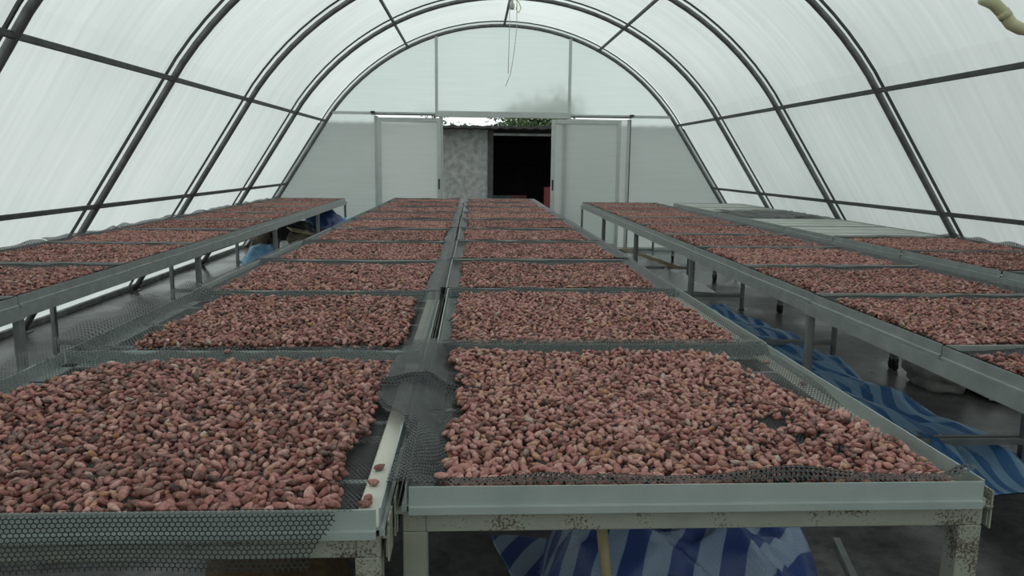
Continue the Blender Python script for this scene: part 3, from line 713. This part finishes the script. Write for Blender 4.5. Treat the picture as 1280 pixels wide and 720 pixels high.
# 1 long blue tarp between centre-right and right tables
def hf(u,v):
    t=(v-2.9)/4.2; c=2.13+.03*np.sin(v*1.2+2)+.02*t; hw=.34-.14*t+.03*np.sin(v*2.3+1)
    s=(u-1.5)/.5; x=c+s*hw+.03*np.sin(v*9+u*5)
    prof=np.clip(1-s**4,0,1)**.6
    r1=ridge((x*1.0+v*.45,v*.35),1.1,5); r2=ridge((x+v*.25,v*.22),2.6,6)
    r3=ridge((x*1.3+v*.22,v*.10-x*.4),4.5,9); z=.006+prof*((.06+.05*(1-t))*(.15+.85*r1)+.04*r2+.03*r3)*ss(0,.06,t)*ss(0,.1,1-t)
    return np.stack([x,v+.05*np.sin(x*6),z],1)
cloth('tarpaulin',1.0,2.0,2.9,7.0,hf,M['tarp_blue'],'long crumpled blue tarpaulin on the floor between centre-right and right tables','tarpaulin',70,170,.8)
# 2 striped bundle under the front table
def hf(u,v):
    s=(u-.62)/.43; t=(v-2.15)/.45; r=np.sqrt((np.abs(s)**2.6+np.abs(t)**2.6)); prof=np.clip(1-r**2.2,0,1)**.55
    w1=ridge((u,v*.6),1.5,15); w2=ridge((u+v,v),3.2,16)
    w3=ridge((u-v*.5,v),5.5,19); z=.006+prof*(.37*(.68+.32*w1)+.07*w2+.025*w3)
    return np.stack([u+.03*np.sin(v*9),v+.03*np.sin(u*11),z],1)
cloth('tarpaulin',.10,1.10,1.70,2.60,hf,M['tarp_stripe'],'blue and pale striped woven tarpaulin bundle under the front centre-right table','tarpaulin',90,80,.8)
mb=MB(); mb.tube([(.36,1.60,.02),(.325,1.64,.30),(.30,1.68,.54)],.013,8); tag(mb.build('wooden_stick',M['wood'],None,True),'thin pale stick leaning on the striped tarpaulin bundle','stick')
# 3 sacks lower left
def sack(name,c,sx,sy,sz,material,label,cat,seed=0):
    bm=bmesh.new(); bmesh.ops.create_icosphere(bm,subdivisions=4,radius=1); w=wob(seed,5,.3,.9)
    for q in bm.verts:
        x,y,z=q.co; n=mnoise.noise(Vector((x*1.6+seed,y*1.6,z*1.6)))*.26+mnoise.noise(Vector((x*4+seed,y*4,z*4)))*.13
        x,y,z=[math.copysign(abs(k)**.78,k)*(1+n) for k in (x,y,z)]
        z=max(z,-.86); q.co=(x*sx,y*sy,(z+.86)*sz/1.86)
    me=bpy.data.meshes.new(name); bm.to_mesh(me); bm.free(); me.materials.append(material); me.polygons.foreach_set('use_smooth',[True]*len(me.polygons))
    o=link(name,me,None,c); return tag(o,label,cat)
sack('jute_sack',(-.60,2.22,0),.21,.28,.245,M['brown_sack'],'lumpy brown jute sack on the floor under the centre-left table front','sack',3)
# 4 cream sheet under far-right table
def hf(u,v):
    s=(u-3.19)/.17; t=(v-4.42)/.30; r=np.maximum(np.abs(s),np.abs(t)); w=ridge((u*1.3,v),1.6,25)
    z=.006+.14*np.clip(1-r**3,0,1)*(.25+.75*w)+.03*ridge((u,v),5,29)*np.clip(1-r**3,0,1)
    return np.stack([u+.04*np.sin(v*7),v+.04*np.sin(u*9),z],1)
cloth('folded_sheet',3.03,3.35,4.13,4.71,hf,M['cream_sheet'],'dirty cream folded sheet on the floor below the far-right table','sheet',50,60)
sack('crumpled_cream_sack',(2.88,4.52,0),.14,.22,.25,M['cream_sheet'],'crumpled cream sack left of the folded sheet, below the far-right table','sack',31)
# 5 white plastic sheet under right table far
def hf(u,v):
    s=(u-2.17)/.42; t=(v-9.5)/1.5; r=np.maximum(np.abs(s),np.abs(t)); w=ridge((u,v*.7),1.2,35)
    z=.006+.15*np.clip(1-r**3,0,1)*(.1+.9*w)+.02*ridge((u,v),3.5,39)*np.clip(1-r**3,0,1); return np.stack([u,v+.04*np.sin(u*9),z],1)
cloth('plastic_sheet',1.75,2.59,8.0,11.0,hf,M['white_sheet'],'crumpled white plastic sheet on the floor under the far half of the right tables','sheet',40,80)
mb=MB(); mb.tube([(2.10,10.6,.18),(2.18,10.0,.18),(2.27,9.3,.18),(2.36,8.7,.17)],.022,8); tag(mb.build('bamboo_pole',M['wood'],None,True),'yellowish pole lying on the white plastic sheet','pole')
# 6 clutter under left table
sack('black_bag',(-2.32,10.0,0),.30,.45,.56,M['bag_black'],'big black plastic bag sagging under the far left table','bag',8)
sack('brown_bundle',(-2.62,9.75,0),.17,.2,.48,M['grey_sack'],'dusty brown bundle beside the black bag under the left table','bundle',12)
sack('blue_bag',(-2.50,9.25,0),.20,.22,.35,M['bag_blue'],'pale blue plastic bag on the floor under the left table','bag',5)
sack('navy_tarp_bundle',(-2.08,10.75,0),.27,.32,.67,M['tarp_dark'],'navy and white checked tarpaulin bundle under the far left table','tarpaulin',15)
sack('blue_sheet_bundle',(-1.90,11.1,0),.2,.2,.56,M['bag_blue'],'pale blue plastic bundle just behind the navy checked one','bundle',17)
sack('brown_sack',(-2.08,9.35,0),.2,.24,.50,M['grey_sack'],'dusty sack under the far left table with a piece of cardboard on top','sack',21)
sack('white_bag',(-2.20,9.05,0),.07,.08,.40,M['white_sheet'],'small crumpled white bag beside the brown sack','bag',23)
for i,(x,y,z) in enumerate(((-2.08,9.30,.50),)):
    mb=MB(); mb.box(-.13,.13,-.10,.10,0,.018,.002); o=mb.build('cardboard_piece',M['wood'],None,False,(x,y,z)); o.rotation_euler=(.15,.25,.6); tag(o,'tan cardboard piece on top of the brown sack','cardboard')
# loose bar on the floor at lower right
mb=MB(); mb.box(-.012,.012,-.6,.6,0,.03,.002); o=mb.build('metal_bar',M['galv_leg'],None,False,(1.17,1.95,0.0)); o.rotation_euler=(0,0,R(-14)); tag(o,'grey steel bar lying on the floor at lower right, beside the front table leg','bar')
# corner brackets of front tables
# strings, socket and hose at the top
mb=MB(); mb.tube([(.44,9.95,3.36),(.44,9.95,3.0),(.43,9.95,2.45)],.004,6); tag(mb.build('hanging_cord',M['cable'],None,True),'straight thin cord hanging from the ridge, left of the curved one','cord')
pts=[(.53,9.95,3.34),(.53,9.95,3.0),(.50,9.95,2.7),(.46,9.95,2.45),(.40,9.95,2.30)]
mb=MB(); mb.tube(pts,.004,6); tag(mb.build('hanging_cord',M['cable'],None,True),'curved thin cord hanging from the ridge, right of the straight one','cord')
r=tag(empty('lamp_socket',(.47,9.93,3.22)),'small pale lamp socket hanging from the ridge bar with a looped cable','lamp')
mb=MB(); mb.tube([(0,0,.11),(0,0,.07),(0,0,.065),(0,0,0)],[.012,.014,.03,.026],12); mb.build('socket',M['cable'],r,True)
mb=MB(); mb.tube([(.02,0,.13),(.08,0,.09),(.11,0,.02),(.08,0,-.04),(.05,0,.0),(.06,0,.07)],.006,6); mb.build('cable_loop',M['hose'],r,True)
mb=MB(); mb.tube([(0,0,.165),(0,0,.11)],.004,6); mb.build('hanger',M['cable'],r)
def ray(px,py,Y):
    d=cam.matrix_world.to_3x3()@Vector(((px-640)/960,-(py-360)/960,-1)); return CAM+d*(Y/d.y)
hp=[(1.40,2.6,2.02),(1.55,2.6,1.96),(1.624,2.6,1.940),(1.690,2.6,1.911),(1.734,2.6,1.894),(1.771,2.6,1.862),(1.799,2.6,1.831),(1.832,2.6,1.817),(1.874,2.6,1.812),(1.95,2.6,1.83),(2.10,2.6,1.88),(2.5,2.6,1.96),(3.07,2.6,2.03)]
r=tag(empty('pvc_hose',(1.8,2.6,1.85)),'yellowed bent plastic hose hanging at the top right corner','hose')
mb=MB(); mb.tube([(x-1.8,0,z-1.85) for x,_,z in hp[3:]],.020,14); mb.build('hose_body',M['hose'],r,True)
mb=MB(); mb.tube([(x-1.8,0,z-1.85) for x,_,z in hp[:4]],.005,6); mb.build('hose_cord',M['hose'],r,True)
for i in (5,9):
    p=hp[i]; q=hp[i+1]; d=(Vector(q)-Vector(p)).normalized()*.012; c=Vector(p)-Vector((1.8,2.6,1.85))
    mb=MB(); mb.tube([c-d,c+d],.0215,14); mb.build('hose_collar',M['hose'],r,True)

# ---------------------------------------------------------------- outside
B=tag(empty('storage_shed',(1.0,20,0)),'grey rendered shed with dark open bay seen through the doorway','building')
def bb(name,x0,x1,y0,y1,z0,z1,m):
    mb=MB(); mb.box(x0-1,x1-1,y0-20,y1-20,z0,z1); return mb.build(name,m,B)
bb('extended_rendered_wall',-7.0,.36,20,20.2,-.12,2.17,M['concrete'])  # lengthened past the doorway view to darken the left end-wall sheets
bb('side_wall',-7.0,-6.8,20.2,25,-.12,1.94,M['concrete']); bb('side_wall',3.6,3.8,20,25,-.12,1.94,M['concrete'])
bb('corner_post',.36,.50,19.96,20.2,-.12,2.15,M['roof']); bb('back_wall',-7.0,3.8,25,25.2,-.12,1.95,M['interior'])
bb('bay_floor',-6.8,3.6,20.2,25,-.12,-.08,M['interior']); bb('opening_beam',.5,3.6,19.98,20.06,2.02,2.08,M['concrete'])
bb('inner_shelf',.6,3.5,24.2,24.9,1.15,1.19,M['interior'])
bb('extended_rendered_wall',3.0,8.0,20,20.2,-.12,2.17,M['concrete']); bb('post',2.9,3.0,20,20.15,-.12,2.15,M['roof'])  # wall stretch added out of view, greys the right end-wall sheets
v=[];f=[]; n=190
for i in range(n+1):
    x=-8.2+15.4*i/n; z=.012*math.sin(i*1.7); 
    for (yy,zz) in ((-.5,2.24),(5.6,1.96),(5.6,1.93),(-.5,2.18)): v.append((x,yy,zz+z))
for i in range(n):
    for k in range(4): f.append((i*4+k,i*4+(k+1)%4,i*4+4+(k+1)%4,i*4+4+k))
meshobj('corrugated_roof',v,f,M['roof'],B)
def crate(x,y,z,m,lab):
    mb=MB(); w,d,h=.26,.19,.26
    mb.box(-w,w,-d,-d+.015,0,h); mb.box(-w,w,d-.015,d,0,h); mb.box(-w,-w+.015,-d+.015,d-.015,0,h); mb.box(w-.015,w,-d+.015,d-.015,0,h); mb.box(-w+.015,w-.015,-d+.015,d-.015,.0,.015); mb.box(-w-.012,w+.012,-d-.012,-d,h-.03,h)
    tag(mb.build('plastic_crate',m,None,False,(x,y,z)),lab,'crate')
crate(2.15,20.8,-.08,M['red'],'red plastic crate at the foot of the stack by the right door edge'); crate(2.15,20.8,.18,M['red'],'red plastic crate in the middle of the stack by the right door edge'); crate(2.15,20.8,.44,M['red'],'topmost red plastic crate by the right door edge')
crate(1.2,21.5,-.08,M['red'],'red plastic crate at the bottom of the stack in mid doorway'); crate(1.2,21.5,.18,M['red'],'red plastic crate on top in mid doorway')
crate(.75,21.3,-.08,M['crate_grey'],'dark teal crate at the bottom inside the shed by the grey wall'); crate(.75,21.3,.18,M['crate_grey'],'dark teal crate on top inside the shed by the grey wall')
def tree(x,y,h,rx,seed,lab,n=2600,zc=None,ls=.16):
    r=tag(empty('leafy_tree',(x,y,-.12)),lab,'tree'); rg=np.random.default_rng(seed)
    mb=MB(); mb.tube([(0,0,0),(.05,0,h*.35),(.0,.05,h*.75)],[.12,.09,.04],8); mb.build('trunk',M['bark'],r,True)
    C_=rg.normal(0,1,(14,3)); C_/=np.linalg.norm(C_,axis=1)[:,None]; C_*=rg.random((14,1))**.5
    P=C_[rg.integers(0,14,n)]*np.array([rx*.8,rx*.8,h*.30])+rg.normal(0,1,(n,3))*np.array([rx*.20,rx*.20,h*.09])+np.array([0,0,h*.64])
    A=rg.normal(0,1,(n,3)); A/=np.linalg.norm(A,axis=1)[:,None]; Bv=np.cross(A,rg.normal(0,1,(n,3))); Bv/=np.linalg.norm(Bv,axis=1)[:,None]
    s=ls*rg.uniform(.5,1.1,(n,1)); V=np.stack([P-A*s,P+Bv*s*.4,P+A*s,P-Bv*s*.4],1).reshape(-1,3)
    o=meshobj('foliage',V,[(4*i,4*i+1,4*i+2,4*i+3) for i in range(n)],M['leaf'],r); o['kind']='stuff'
tree(2.6,30,3.9,1.9,1,'dark green tree above the shed roof at the right of the doorway',5200,ls=.12)
tree(-1.3,31,3.1,1.3,2,'lower green tree above the shed roof at the centre of the doorway',1500,ls=.12)
tree(-6.2,17,5.4,2.1,3,'tree outside beyond the left part of the end wall',3000)
tree(8.6,17,4.6,1.4,4,'tree outside beyond the right part of the end wall',2000)
for i,(x,y,h,rx) in enumerate(((7.3,3.4,4.4,1.7),(7.4,6.9,3.8,1.5),(7.5,10.2,3.3,1.2))):  # unseen trees, set close outside to dim the right film wall
    tree(x,y,h,rx,20+i,'unseen tree shading the right film wall, '+['closest to the viewer','middle one of three','farthest of three'][i],3000)
print('tris',sum(len(p.vertices)-2 for m in bpy.data.meshes for p in m.polygons))
